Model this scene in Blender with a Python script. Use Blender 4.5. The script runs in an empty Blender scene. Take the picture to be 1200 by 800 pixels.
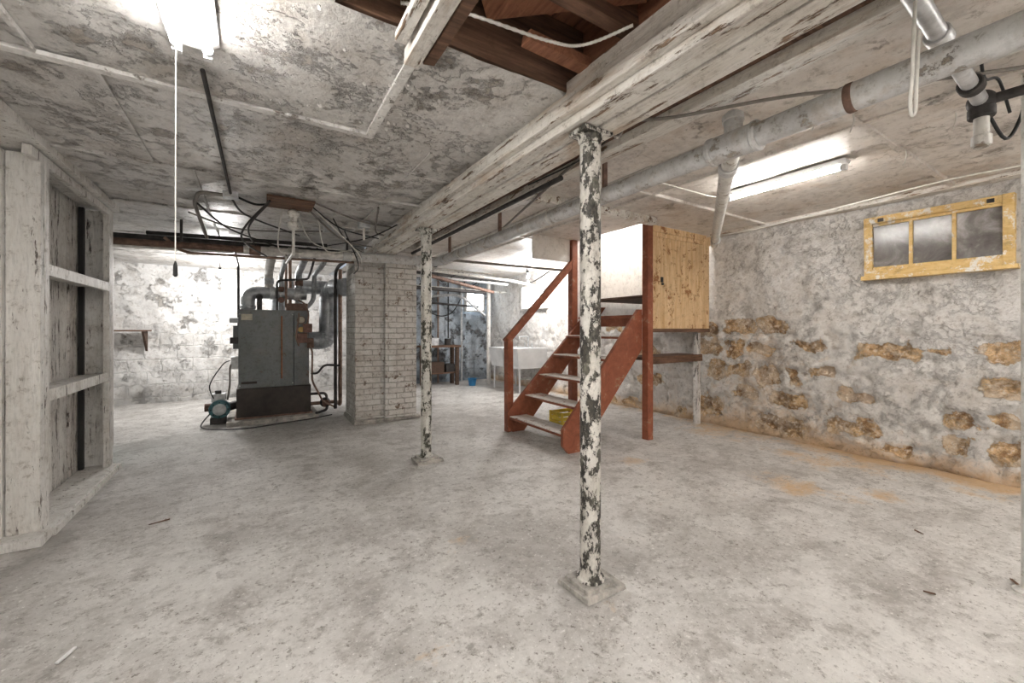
import bpy, bmesh, math, random
from mathutils import Vector, Matrix, noise as mn
random.seed(7)
scene=bpy.context.scene
V=Vector
# ---------------------------------------------------------------- materials
def newmat(name):
    m=bpy.data.materials.new(name); m.use_nodes=True
    nt=m.node_tree; nt.nodes.clear()
    o=nt.nodes.new('ShaderNodeOutputMaterial'); b=nt.nodes.new('ShaderNodeBsdfPrincipled')
    nt.links.new(b.outputs[0],o.inputs[0])
    return m,nt,b
def coords(nt,scale=(1,1,1)):
    t=nt.nodes.new('ShaderNodeTexCoord'); mp=nt.nodes.new('ShaderNodeMapping')
    mp.inputs['Scale'].default_value=scale
    nt.links.new(t.outputs['Object'],mp.inputs[0]); return mp.outputs[0]
def noi(nt,vec,scale,detail=6,rough=.6,dist=0):
    n=nt.nodes.new('ShaderNodeTexNoise'); n.inputs['Scale'].default_value=scale
    n.inputs['Detail'].default_value=detail; n.inputs['Roughness'].default_value=rough
    n.inputs['Distortion'].default_value=dist
    nt.links.new(vec,n.inputs['Vector']); return n.outputs[0]
def c4(c): return (c[0],c[1],c[2],1)
def ramp(nt,fac,stops):
    r=nt.nodes.new('ShaderNodeValToRGB'); e=r.color_ramp.elements
    while len(e)<len(stops): e.new(.5)
    for i,(p,c) in enumerate(stops):
        e[i].position=p; e[i].color=c4(c) if isinstance(c,tuple) else (c,c,c,1)
    nt.links.new(fac,r.inputs[0]); return r.outputs[0]
def setin(nt,inp,v):
    if isinstance(v,tuple): inp.default_value=c4(v)
    elif isinstance(v,(int,float)): inp.default_value=v
    else: nt.links.new(v,inp)
def mix(nt,f,a,b,mode='MIX'):
    m=nt.nodes.new('ShaderNodeMix'); m.data_type='RGBA'; m.blend_type=mode
    setin(nt,m.inputs[0],f); setin(nt,m.inputs[6],a); setin(nt,m.inputs[7],b)
    return m.outputs[2]
def mth(nt,op,a,b=0.0,clamp=False):
    m=nt.nodes.new('ShaderNodeMath'); m.operation=op; m.use_clamp=clamp
    setin(nt,m.inputs[0],a); setin(nt,m.inputs[1],b); return m.outputs[0]
def bump(nt,bsdf,h,strength=.6,dist=.01):
    b=nt.nodes.new('ShaderNodeBump'); b.inputs['Strength'].default_value=strength
    b.inputs['Distance'].default_value=dist
    nt.links.new(h,b.inputs['Height']); nt.links.new(b.outputs[0],bsdf.inputs['Normal'])
def attr(nt,name):
    a=nt.nodes.new('ShaderNodeAttribute'); a.attribute_name=name; return a.outputs['Fac']
def grime(nt,v,col,amt=.6,sc=1.0):
    g1=ramp(nt,noi(nt,v,17*sc,12,.8,.2),[(.36,(.40,.36,.32)),(.46,(.93,.92,.91)),(.62,(1.0,1.0,1.0))])
    g2=ramp(nt,noi(nt,v,2.1*sc,9,.72,.2),[(.35,(.62,.58,.53)),(.47,(1.0,1.0,1.0))])
    return mix(nt,amt*.6,mix(nt,amt,col,g1,'MULTIPLY'),g2,'MULTIPLY')

def paint(name,p1,p2,u1,u2,scale=6,amount=.42,edge=.03,stretch=(1,1,1),rough=.6,bd=.006,big=1.2,metal=0,dirt=None,dirtamt=.6,cracks=0,mort=None,gr=.6):
    m,nt,b=newmat(name); v=coords(nt,stretch)
    n1=noi(nt,v,scale,12,.74,.0)
    mask=ramp(nt,n1,[(amount,0.0),(amount+edge,1.0)])
    n2=noi(nt,v,big,6,.65); n3=noi(nt,v,scale*3.3,8,.7)
    pc=mix(nt,ramp(nt,n2,[(.35,0.0),(.65,1.0)]),p2,p1)
    pc=mix(nt,mth(nt,'MULTIPLY',ramp(nt,n3,[(.38,1.0),(.5,0.0)]),.35),pc,tuple(x*.62 for x in p2))
    uc=mix(nt,ramp(nt,n3,[(.4,0.0),(.6,1.0)]),u1,u2)
    h=mth(nt,'ADD',mask,mth(nt,'MULTIPLY',n3,.8))
    if cracks:
        rim=ramp(nt,n1,[(amount+edge,1.0),(amount+edge+.03,0.0)]); pc=mix(nt,mth(nt,'MULTIPLY',rim,.6),pc,tuple(min(1,x*1.1) for x in p1))
        h=mth(nt,'ADD',h,mth(nt,'MULTIPLY',rim,.7))
        n6=noi(nt,v,scale*.45,10,.7,.1); h=mth(nt,'ADD',h,mth(nt,'MULTIPLY',ramp(nt,n6,[(.46,0.0),(.48,.9),(.53,1.0)]),cracks))
    col=mix(nt,mask,uc,pc)
    if mort:
        t=nt.nodes.new('ShaderNodeTexCoord'); sp=nt.nodes.new('ShaderNodeSeparateXYZ'); nt.links.new(t.outputs['Object'],sp.inputs[0])
        cb=nt.nodes.new('ShaderNodeCombineXYZ'); nt.links.new(mth(nt,'ADD',mth(nt,'ADD',sp.outputs[0],sp.outputs[1]),mth(nt,'MULTIPLY',n2,.15)),cb.inputs[0]); nt.links.new(mth(nt,'ADD',sp.outputs[2],mth(nt,'MULTIPLY',n2,.25)),cb.inputs[1])
        br=nt.nodes.new('ShaderNodeTexBrick'); nt.links.new(cb.outputs[0],br.inputs['Vector']); br.inputs['Scale'].default_value=1
        br.inputs['Brick Width'].default_value=mort[0]; br.inputs['Row Height'].default_value=mort[1]; br.inputs['Mortar Size'].default_value=.014; br.inputs['Mortar Smooth'].default_value=.9
        lo=ramp(nt,mth(nt,'MULTIPLY',sp.outputs[2],.4),[(.40,1.0),(.52,0.1)])
        mm=mth(nt,'MULTIPLY',br.outputs[1],lo); col=mix(nt,mth(nt,'MULTIPLY',mm,.12),col,tuple(x*.55 for x in p2)); h=mth(nt,'SUBTRACT',h,mth(nt,'MULTIPLY',mm,.4))
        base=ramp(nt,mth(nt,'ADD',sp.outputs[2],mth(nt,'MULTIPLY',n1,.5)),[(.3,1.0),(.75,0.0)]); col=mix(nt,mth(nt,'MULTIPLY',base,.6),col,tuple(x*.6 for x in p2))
    if dirt:
        n4=noi(nt,v,big*1.7,8,.7,.2)
        col=mix(nt,mth(nt,'MULTIPLY',ramp(nt,n4,[(.52,0.0),(.68,1.0)]),dirtamt),col,dirt)
    if gr: col=grime(nt,coords(nt),col,gr)
    nt.links.new(col,b.inputs['Base Color']); b.inputs['Roughness'].default_value=rough
    b.inputs['Metallic'].default_value=metal
    bump(nt,b,h,.9,bd)
    return m
def wood(name,a,c,stretch=(1,1,12),scale=4,rough=.7,worn=None,wa=.5):
    m,nt,b=newmat(name); v=coords(nt,stretch)
    n=noi(nt,v,scale,8,.65,.6); col=ramp(nt,n,[(.3,a),(.7,c)])
    if worn:
        n2=noi(nt,coords(nt),9,10,.75,.3); col=mix(nt,ramp(nt,n2,[(wa,0.0),(wa+.06,1.0)]),col,worn)
    col=grime(nt,coords(nt),col,.5)
    nt.links.new(col,b.inputs['Base Color']); b.inputs['Roughness'].default_value=rough
    bump(nt,b,n,.5,.004); return m
def plain(name,c,rough=.5,metal=0,var=.25,scale=12,b2=.002):
    m,nt,b=newmat(name); v=coords(nt); n=noi(nt,v,scale,8,.65)
    col=ramp(nt,n,[(.3,tuple(x*(1-var) for x in c)),(.7,tuple(min(1,x*(1+var)) for x in c))])
    nt.links.new(col,b.inputs['Base Color']); b.inputs['Roughness'].default_value=rough
    b.inputs['Metallic'].default_value=metal; bump(nt,b,n,.3,b2); return m
def emit(name,c,s):
    m,nt,b=newmat(name); b.inputs['Base Color'].default_value=c4(c)
    b.inputs['Emission Color'].default_value=c4(c); b.inputs['Emission Strength'].default_value=s; return m

M_ceil=paint('ceiling_peeling_paint',(.84,.825,.805),(.66,.645,.625),(.32,.29,.26),(.60,.56,.52),scale=5,amount=.405,edge=.010,big=1.5,bd=.016,rough=.34,dirt=(.50,.44,.38),dirtamt=.5,cracks=1.1,gr=.75)
M_ceilR=paint('ceiling_old_plaster',(.87,.83,.79),(.75,.70,.65),(.44,.38,.32),(.60,.53,.46),scale=3.2,amount=.36,edge=.015,big=1.1,bd=.010,rough=.5,dirt=(.56,.44,.34),dirtamt=.55,cracks=.5,gr=.65)
M_batten=paint('batten_paint',(.90,.89,.87),(.74,.73,.71),(.4,.36,.32),(.5,.46,.42),scale=9,amount=.38,rough=.5)
M_beam=paint('beam_white_paint',(.92,.90,.86),(.77,.73,.67),(.15,.095,.06),(.42,.30,.21),scale=6,amount=.41,edge=.012,stretch=(3,.5,3),big=2.0,rough=.55,bd=.010,dirt=(.48,.34,.22),dirtamt=.7,gr=.7)
M_boardw=paint('board_white_flaking',(.92,.91,.885),(.78,.765,.735),(.10,.085,.075),(.34,.30,.27),scale=5,amount=.39,edge=.010,stretch=(6,6,.9),big=1.0,dirt=(.50,.45,.40),dirtamt=.4,gr=.75)
M_boardd=paint('board_flaking_dark',(.88,.865,.84),(.68,.655,.63),(.06,.05,.045),(.26,.23,.2),scale=6,amount=.435,edge=.010,stretch=(5,5,.8),big=1.0,dirt=(.38,.35,.31),dirtamt=.45,gr=.8)
M_post=paint('post_flaking_paint',(.84,.82,.78),(.60,.58,.54),(.02,.02,.018),(.11,.10,.085),scale=19,amount=.485,edge=.008,stretch=(1,1,.6),rough=.45,bd=.005,big=5,dirt=(.38,.38,.31),dirtamt=.55)
M_post2=paint('post_flaking_paint_b',(.80,.79,.75),(.58,.57,.53),(.035,.04,.03),(.15,.14,.11),scale=19,amount=.465,edge=.008,stretch=(1,1,.6),rough=.45,bd=.005,big=5,dirt=(.30,.32,.26),dirtamt=.6)
M_white=paint('whitewash',(.89,.885,.875),(.78,.775,.765),(.38,.365,.34),(.58,.56,.53),scale=4.0,amount=.38,edge=.025,big=1.3,bd=.020,rough=.85,cracks=.4,dirt=(.55,.52,.48),dirtamt=.45,mort=(.42,.21),gr=.65)
M_whitep=paint('stairwell_plaster',(.86,.85,.83),(.80,.79,.77),(.5,.48,.45),(.6,.58,.55),scale=4.0,amount=.34,edge=.04,big=1.3,bd=.006,rough=.8,gr=.4)
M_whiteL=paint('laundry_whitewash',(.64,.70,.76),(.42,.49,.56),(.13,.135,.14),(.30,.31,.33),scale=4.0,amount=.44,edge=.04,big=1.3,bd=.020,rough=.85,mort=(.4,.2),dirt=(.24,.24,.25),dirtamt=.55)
M_woodd=wood('old_dark_wood',(.05,.032,.024),(.18,.115,.08),(12,1,12))
M_woodx=wood('old_joist_wood',(.065,.037,.025),(.26,.15,.095),(1,12,12))
M_woodr=wood('subfloor_wood',(.17,.07,.037),(.42,.20,.115),(10,1.2,10))
M_red=wood('red_brown_paint',(.20,.064,.032),(.37,.13,.07),(3,3,3),scale=3,worn=(.38,.25,.18),wa=.58,rough=.5)
M_tread=wood('worn_tread',(.62,.59,.56),(.88,.86,.83),(3,1,3),scale=5,worn=(.30,.16,.11),wa=.56)
M_ply=wood('yellowed_wood',(.60,.39,.19),(.86,.68,.45),(7,7,.7),scale=3,worn=(.36,.17,.07),wa=.55)
M_win=wood('window_yellow_wood',(.60,.39,.14),(.82,.64,.33),(2,2,6),scale=4,worn=(.84,.81,.76),wa=.53)
M_galv=plain('galvanized_metal',(.58,.59,.60),.42,.4,.35,14)
M_pipe=paint('grey_pipe_paint',(.74,.745,.745),(.58,.585,.59),(.34,.31,.28),(.45,.4,.34),scale=9,amount=.39,rough=.42,bd=.003,big=3,dirt=(.46,.38,.30),dirtamt=.55,gr=.8)
M_pipew=paint('white_pipe_paint',(.82,.81,.78),(.68,.67,.64),(.3,.25,.2),(.4,.35,.3),scale=8,amount=.38,rough=.5,bd=.002,big=3)
M_duct=plain('flue_steel',(.42,.44,.46),.36,.4,.45,9)
M_iron=plain('black_iron',(.065,.06,.058),.55,.3,.5,20)
M_rust=plain('rusty_iron',(.20,.125,.095),.65,.2,.5,20)
M_rust2=plain('rust_line',(.38,.15,.065),.7,.1,.4,20)
M_copper=plain('dull_copper',(.28,.19,.145),.5,.3,.4,16)
M_insul=plain('pipe_insulation',(.68,.66,.63),.9,0,.3,15,.006)
M_jacket=paint('boiler_jacket_enamel',(.22,.235,.24),(.16,.175,.18),(.09,.06,.04),(.2,.13,.09),scale=6,amount=.34,rough=.36,bd=.001,big=1.5,dirt=(.25,.21,.17),dirtamt=.4,gr=.6)
M_bbase=plain('boiler_base_steel',(.05,.04,.034),.5,.2,.5,6)
M_blue=plain('burner_blue_green',(.08,.18,.20),.45,.2,.4,18)
M_brown=plain('control_box_brown',(.22,.115,.085),.5,0,.4,18)
M_brass=plain('brass',(.5,.36,.15),.35,.8,.3,20)
M_teal=plain('teal_paint',(.12,.26,.25),.6,0,.3,10)
M_blk=plain('black_plastic_gap_shade',(.02,.02,.02),.5,0,.2,20)  # black plastic parts, also the painted shade in plank and shelving gaps
M_wire=plain('wire_grey',(.24,.22,.20),.6,0,.2,20)
M_wirew=plain('wire_white',(.72,.70,.66),.6,0,.15,20)
M_conc=plain('concrete_pad',(.44,.42,.39),.9,0,.5,14,.012)
M_sink=plain('tub_white',(.80,.81,.82),.35,0,.1,5)
M_yel=plain('yellow_plastic',(.72,.56,.08),.6,0,.3,8)
M_bluep=plain('blue_plastic',(.03,.18,.36),.5,0,.2,8)
M_label=plain('paper_label',(.62,.58,.48),.7,0,.2,30)
M_tubeL=emit('fluorescent_tube_c',(1,.972,.935),44)
M_fill=emit('fluorescent_tube',(1,.967,.925),54)  # tubes of the unseen fill fixtures added behind the camera
M_tubeR=emit('fluorescent_tube_b',(1,.967,.925),70)
M_bulb=emit('bulb_glow',(.97,.98,1),70)
M_day=emit('daylight_pane',(.85,.93,1),5)
M_fix=plain('fixture_enamel',(.8,.8,.8),.4,0,.06,5)

def mk_glass():
    m,nt,b=newmat('dusty_window_glass'); v=coords(nt)
    n=noi(nt,v,4,8,.7,.4)
    col=ramp(nt,n,[(.3,(.08,.072,.068)),(.5,(.18,.165,.155)),(.68,(.38,.365,.355))])
    nt.links.new(col,b.inputs['Base Color']); b.inputs['Roughness'].default_value=.2
    return m
M_glass=mk_glass()
def mk_floor():
    m,nt,b=newmat('concrete_floor_worn'); v=coords(nt)
    n1=noi(nt,v,.8,8,.65,.3); n2=noi(nt,v,4,12,.78,.1); n3=noi(nt,v,38,8,.8); n4=noi(nt,v,1.9,12,.78,.2); n5=noi(nt,v,12,12,.8)
    col=ramp(nt,n1,[(.36,(.50,.485,.465)),(.5,(.61,.595,.575)),(.64,(.71,.695,.675))])
    col=mix(nt,mth(nt,'MULTIPLY',ramp(nt,n2,[(.38,1.0),(.50,0.0)]),.75),col,(.36,.34,.32))
    col=mix(nt,mth(nt,'MULTIPLY',ramp(nt,n4,[(.51,0.0),(.56,1.0)]),.40),col,(.82,.81,.79))
    col=mix(nt,mth(nt,'MULTIPLY',ramp(nt,n4,[(.38,1.0),(.46,0.0)]),.5),col,(.36,.34,.315))
    col=mix(nt,mth(nt,'MULTIPLY',ramp(nt,n5,[(.39,1.0),(.46,0.0)]),.75),col,(.30,.28,.26))
    col=mix(nt,mth(nt,'MULTIPLY',ramp(nt,n3,[(.38,1.0),(.43,0.0)]),.85),col,(.17,.15,.13))
    col=mix(nt,mth(nt,'MULTIPLY',ramp(nt,n3,[(.58,0.0),(.63,1.0)]),.75),col,(.90,.89,.87))
    nz=mth(nt,'SUBTRACT',n2,.5)
    def am(name,amp=.9,lo=.35,hi=.6):
        a=mth(nt,'ADD',attr(nt,name),mth(nt,'MULTIPLY',nz,amp))
        return ramp(nt,a,[(lo,0.0),(hi,1.0)])
    col=mix(nt,mth(nt,'MULTIPLY',am('rust',2.4,.3,.8),.75),col,(.62,.40,.18))
    col=mix(nt,mth(nt,'MULTIPLY',am('pale',2.4,.3,.9),.6),col,(.84,.83,.81))
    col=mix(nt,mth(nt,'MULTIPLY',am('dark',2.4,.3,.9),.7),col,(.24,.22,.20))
    nt.links.new(col,b.inputs['Base Color'])
    b.inputs['Roughness'].default_value=.6
    h=mth(nt,'ADD',mth(nt,'MULTIPLY',n2,1.0),mth(nt,'ADD',mth(nt,'MULTIPLY',n3,.3),mth(nt,'MULTIPLY',n5,.7))); bump(nt,b,h,.6,.012)
    return m
M_floor=mk_floor()
def mk_stonewall():
    m,nt,b=newmat('whitewashed_stone'); v=coords(nt)
    n1=noi(nt,v,1.1,8,.65,.3); n2=noi(nt,v,7,12,.78,.1); n3=noi(nt,v,28,8,.75); n4=noi(nt,v,2.6,12,.74,.2)
    col=ramp(nt,n1,[(.33,(.76,.73,.70)),(.5,(.86,.84,.815)),(.68,(.91,.895,.88))])
    col=mix(nt,mth(nt,'MULTIPLY',ramp(nt,n2,[(.37,1.0),(.48,0.0)]),.6),col,(.54,.51,.47))
    col=mix(nt,mth(nt,'MULTIPLY',ramp(nt,n4,[(.53,0.0),(.60,1.0)]),.4),col,(.68,.63,.58))
    st=mix(nt,ramp(nt,n2,[(.43,0.0),(.55,1.0)]),(.34,.20,.10),(.80,.59,.36))
    st=mix(nt,mth(nt,'MULTIPLY',ramp(nt,n4,[(.47,0.0),(.54,1.0)]),.6),st,(.60,.53,.45))
    st=mix(nt,mth(nt,'MULTIPLY',ramp(nt,n3,[(.53,0.0),(.60,1.0)]),.6),st,(.88,.83,.76))
    a=mth(nt,'ADD',attr(nt,'stone'),mth(nt,'ADD',mth(nt,'MULTIPLY',mth(nt,'SUBTRACT',n2,.5),2.6),mth(nt,'MULTIPLY',mth(nt,'SUBTRACT',n4,.5),1.2)))
    mask=ramp(nt,a,[(.46,0.0),(.54,1.0)])
    am=mth(nt,'ADD',attr(nt,'mort'),mth(nt,'MULTIPLY',mth(nt,'SUBTRACT',n2,.5),2.6))
    col=mix(nt,mth(nt,'MULTIPLY',ramp(nt,am,[(.55,0.0),(1.05,1.0)]),.5),col,(.46,.41,.35))
    a=mth(nt,'ADD',attr(nt,'rust'),mth(nt,'MULTIPLY',mth(nt,'SUBTRACT',n2,.5),2.2))
    col=mix(nt,mth(nt,'MULTIPLY',ramp(nt,a,[(.3,0.0),(1.0,1.0)]),.75),col,(.64,.43,.23))
    col=mix(nt,mask,col,st)
    col=grime(nt,v,col,.7)
    nt.links.new(col,b.inputs['Base Color']); b.inputs['Roughness'].default_value=.9
    h=mth(nt,'ADD',mth(nt,'MULTIPLY',mask,-.6),mth(nt,'ADD',mth(nt,'MULTIPLY',n2,1.4),mth(nt,'ADD',mth(nt,'MULTIPLY',n3,.5),mth(nt,'MULTIPLY',ramp(nt,n4,[(.47,0.0),(.51,1.0)]),.4))))
    bump(nt,b,h,.9,.024); return m
M_stone=mk_stonewall()
def mk_brick():
    m,nt,b=newmat('painted_brick'); t=nt.nodes.new('ShaderNodeTexCoord')
    sp=nt.nodes.new('ShaderNodeSeparateXYZ'); nt.links.new(t.outputs['Object'],sp.inputs[0])
    cb=nt.nodes.new('ShaderNodeCombineXYZ')
    nt.links.new(mth(nt,'ADD',sp.outputs[0],sp.outputs[1]),cb.inputs[0]); nt.links.new(sp.outputs[2],cb.inputs[1])
    br=nt.nodes.new('ShaderNodeTexBrick'); nt.links.new(cb.outputs[0],br.inputs['Vector'])
    br.inputs['Scale'].default_value=1; br.inputs['Brick Width'].default_value=.215; br.inputs['Row Height'].default_value=.072
    br.inputs['Mortar Size'].default_value=.009; br.inputs['Mortar Smooth'].default_value=.8
    br.inputs['Color1'].default_value=(.92,.91,.89,1); br.inputs['Color2'].default_value=(.80,.78,.75,1); br.inputs['Mortar'].default_value=(.66,.64,.61,1)
    v=coords(nt); n=noi(nt,v,8,12,.78,.1); n2=noi(nt,v,2.2,6,.6)
    col=mix(nt,ramp(nt,n,[(.39,1.0),(.44,0.0)]),br.outputs[0],(.28,.21,.16))
    col=mix(nt,mth(nt,'MULTIPLY',ramp(nt,n2,[(.45,0.0),(.65,1.0)]),.45),col,(.56,.52,.47))
    col=grime(nt,v,col,.75)
    nt.links.new(col,b.inputs['Base Color']); b.inputs['Roughness'].default_value=.85
    h=mth(nt,'ADD',mth(nt,'MULTIPLY',br.outputs[1],-.8),mth(nt,'MULTIPLY',n,1.6)); bump(nt,b,h,.9,.014)
    return m
M_brick=mk_brick()

# ---------------------------------------------------------------- mesh builder
def fillet(pts,r,n=6):
    pts=[V(p) for p in pts]; out=[pts[0]]
    for i in range(1,len(pts)-1):
        a,b,c=pts[i-1],pts[i],pts[i+1]; d1=(a-b);d2=(c-b)
        rr=min(r,d1.length*.49,d2.length*.49); p1=b+d1.normalized()*rr; p2=b+d2.normalized()*rr
        for k in range(n+1):
            t=k/n; out.append((1-t)**2*p1+2*t*(1-t)*b+t*t*p2)
    out.append(pts[-1]); return out
def smoothpath(pts,n=8):
    P=[V(p) for p in pts]; P=[P[0]]+P+[P[-1]]; out=[]
    for i in range(1,len(P)-2):
        for k in range(n):
            t=k/n; a,b,c,d=P[i-1],P[i],P[i+1],P[i+2]
            out.append(.5*((2*b)+(c-a)*t+(2*a-5*b+4*c-d)*t*t+(3*b-a-3*c+d)*t**3))
    out.append(P[-2]); return out
class B:
    def __init__(s,name): s.name=name; s.bm=bmesh.new(); s.m=[]
    def mi(s,m):
        if m not in s.m: s.m.append(m)
        return s.m.index(m)
    def box(s,x0,x1,y0,y1,z0,z1,m,j=0):
        mat=Matrix.Translation(((x0+x1)/2,(y0+y1)/2,(z0+z1)/2))@Matrix.Diagonal((abs(x1-x0),abs(y1-y0),abs(z1-z0),1))
        s._cube(mat,m,j)
    def _cube(s,mat,m,j=0):
        r=bmesh.ops.create_cube(s.bm,size=1,matrix=mat); i=s.mi(m)
        fs=set(f for v in r['verts'] for f in v.link_faces)
        for f in fs: f.material_index=i
        if j:
            for v in r['verts']: v.co+=V((random.uniform(-j,j),random.uniform(-j,j),random.uniform(-j,j)))
    def beam(s,p1,p2,w,h,m,up=(0,0,1),j=0):
        p1=V(p1);p2=V(p2); d=(p2-p1); L=d.length; d.normalize(); side=d.cross(V(up)).normalized(); u=side.cross(d)
        R=Matrix((d,side,u)).transposed().to_4x4()
        s._cube(Matrix.Translation((p1+p2)/2)@R@Matrix.Diagonal((L,w,h,1)),m,j)
    def tube(s,pts,r,m,seg=12,caps=True):
        pts=[V(p) for p in pts]; i=s.mi(m); bm=s.bm
        rs=r if isinstance(r,list) else [r]*len(pts)
        t=(pts[1]-pts[0]).normalized(); n=t.orthogonal().normalized(); rings=[]
        for k,p in enumerate(pts):
            if k==0: t2=(pts[1]-pts[0])
            elif k==len(pts)-1: t2=pts[k]-pts[k-1]
            else: t2=(pts[k+1]-pts[k]).normalized()+(pts[k]-pts[k-1]).normalized()
            t2.normalize(); q=t.rotation_difference(t2); n=(q@n).normalized(); t=t2; bn=t.cross(n)
            rings.append([bm.verts.new(p+(n*math.cos(2*math.pi*a/seg)+bn*math.sin(2*math.pi*a/seg))*rs[k]) for a in range(seg)])
        for k in range(len(rings)-1):
            for a in range(seg):
                f=bm.faces.new((rings[k][a],rings[k][(a+1)%seg],rings[k+1][(a+1)%seg],rings[k+1][a])); f.smooth=True; f.material_index=i
        if caps:
            for rg in (rings[0][::-1],rings[-1]):
                f=bm.faces.new(rg); f.material_index=i
                for e in f.edges: e.smooth=False
    def cyl(s,p1,p2,r,m,r2=None,seg=20): s.tube([p1,p2],[r,r if r2 is None else r2],m,seg)
    def lathe(s,c,prof,m,axis=(0,0,1),seg=24):
        ax=V(axis).normalized(); c=V(c)
        pts=[c+ax*h for h,_ in prof]; i=s.mi(m); n=ax.orthogonal().normalized(); bn=ax.cross(n); rings=[]
        for p,(h,r) in zip(pts,prof):
            rings.append([s.bm.verts.new(p+(n*math.cos(2*math.pi*a/seg)+bn*math.sin(2*math.pi*a/seg))*max(r,1e-4)) for a in range(seg)])
        for k in range(len(rings)-1):
            for a in range(seg):
                f=s.bm.faces.new((rings[k][a],rings[k][(a+1)%seg],rings[k+1][(a+1)%seg],rings[k+1][a])); f.material_index=i
                f.smooth=True
        for rg in rings:
            for a in range(seg):
                e=s.bm.edges.get((rg[a],rg[(a+1)%seg]))
                if e: e.smooth=False
        for rg in (rings[0][::-1],rings[-1]):
            f=s.bm.faces.new(rg); f.material_index=i
    def poly(s,pts,m):
        f=s.bm.faces.new([s.bm.verts.new(p) for p in pts]); f.material_index=s.mi(m); return f
    def prism(s,pts,off,m):
        off=V(off); i=s.mi(m); a=[s.bm.verts.new(p) for p in pts]; b=[s.bm.verts.new(V(p)+off) for p in pts]; n=len(a)
        fs=[s.bm.faces.new(a[::-1]),s.bm.faces.new(b)]
        for k in range(n): fs.append(s.bm.faces.new((a[k],a[(k+1)%n],b[(k+1)%n],b[k])))
        for f in fs: f.material_index=i
    def sphere(s,c,r,m,sc=(1,1,1)):
        q=bmesh.ops.create_uvsphere(s.bm,u_segments=20,v_segments=12,radius=r,matrix=Matrix.Translation(c)@Matrix.Diagonal((*sc,1))); i=s.mi(m)
        for f in set(f for v in q['verts'] for f in v.link_faces): f.material_index=i; f.smooth=True
    def done(s,bev=0):
        me=bpy.data.meshes.new(s.name)
        bmesh.ops.recalc_face_normals(s.bm,faces=s.bm.faces)
        s.bm.to_mesh(me); s.bm.free()
        for m in s.m: me.materials.append(m)
        o=bpy.data.objects.new(s.name,me); scene.collection.objects.link(o)
        if bev:
            md=o.modifiers.new('Bevel','BEVEL'); md.width=bev; md.segments=2; md.limit_method='ANGLE'; md.angle_limit=math.radians(50)
        return o
def grid(name,P0,U,W,step,fn,mat,skip=None,attrs=()):
    P0=V(P0);U=V(U);W=V(W); nu=max(1,round(U.length/step)); nv=max(1,round(W.length/step))
    vs=[];fs=[];at={a:[] for a in attrs}
    for j in range(nv+1):
        for i in range(nu+1):
            p=P0+U*(i/nu)+W*(j/nv); q,d=fn(p); vs.append(q)
            for a in attrs: at[a].append(d.get(a,0.0))
    for j in range(nv):
        for i in range(nu):
            c=P0+U*((i+.5)/nu)+W*((j+.5)/nv)
            if skip and skip(c): continue
            a=j*(nu+1)+i; fs.append((a,a+1,a+nu+2,a+nu+1))
    me=bpy.data.meshes.new(name); me.from_pydata(vs,[],fs); me.materials.append(mat)
    for a in attrs:
        x=me.attributes.new(a,'FLOAT','POINT'); x.data.foreach_set('value',at[a])
    me.polygons.foreach_set('use_smooth',[True]*len(fs)); me.update()
    o=bpy.data.objects.new(name,me); scene.collection.objects.link(o); return o
def fb(p,s,o=0): return mn.fractal(V(p)*s+V((o,o*1.7,o*.3)),1.0,2.0,5)
def sst(a,b,x):
    t=max(0,min(1,(x-a)/(b-a))); return t*t*(3-2*t)

ZL=2.27; ZR=2.38; XR=4.9; YB=8.8; Y0=-2.4
# ---------------------------------------------------------------- floor
rustS=[(4.35,1.9,.32,.55),(3.55,1.55,.28,.75),(4.72,.7,.25,.6),(3.9,1.1,.15,.5),(.95,2.1,.09,.7),(.8,.95,.08,.5),(4.5,2.8,.4,.5),(.55,1.5,.07,.5),(4.65,1.4,.3,.55),(1.25,1.15,.05,.5),(2.9,2.6,.15,.5)]
paleS=[(-.35,2.9,.40,.45),(-.2,2.45,.25,.5),(2.3,1.0,.45,.4),(2.0,.5,.4,.45),(3.2,2.2,.8,.35),(.5,4.3,.8,.35),(1.8,3.0,.6,.3)]
darkS=[(-.9,3.3,.45,.35),(1.0,.9,.5,.25),(.2,5.9,.6,.5),(-.7,3.9,.4,.35),(3.0,3.6,.5,.4),(1.35,1.43,.24,.4),(1.33,3.6,.26,.5),(3.9,3.4,.5,.45),(.6,3.2,.3,.3),(-.3,2.0,.5,.3),(2.6,1.6,.4,.2),(.3,1.4,.4,.25)]
def ffn(p):
    w=V((fb(p,1.5,3),fb(p,1.5,9),0))*.18; q=p+w
    def s(L): return min(1,sum(k*math.exp(-((q.x-x)**2+(q.y-y)**2)/(r*r)) for x,y,r,k in L))
    rust=s(rustS)+.55*math.exp(-((XR-p.x)/.18)**2)
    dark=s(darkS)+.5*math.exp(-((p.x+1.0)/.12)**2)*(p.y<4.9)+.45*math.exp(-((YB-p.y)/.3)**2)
    return p+V((0,0,.006*fb(p,1.2))),{'rust':rust,'pale':s(paleS),'dark':dark}
grid('floor',(-2.7,Y0,0),(7.75,0,0),(0,YB-Y0+.1,0),.05,ffn,M_floor,attrs=('rust','pale','dark'))

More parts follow.
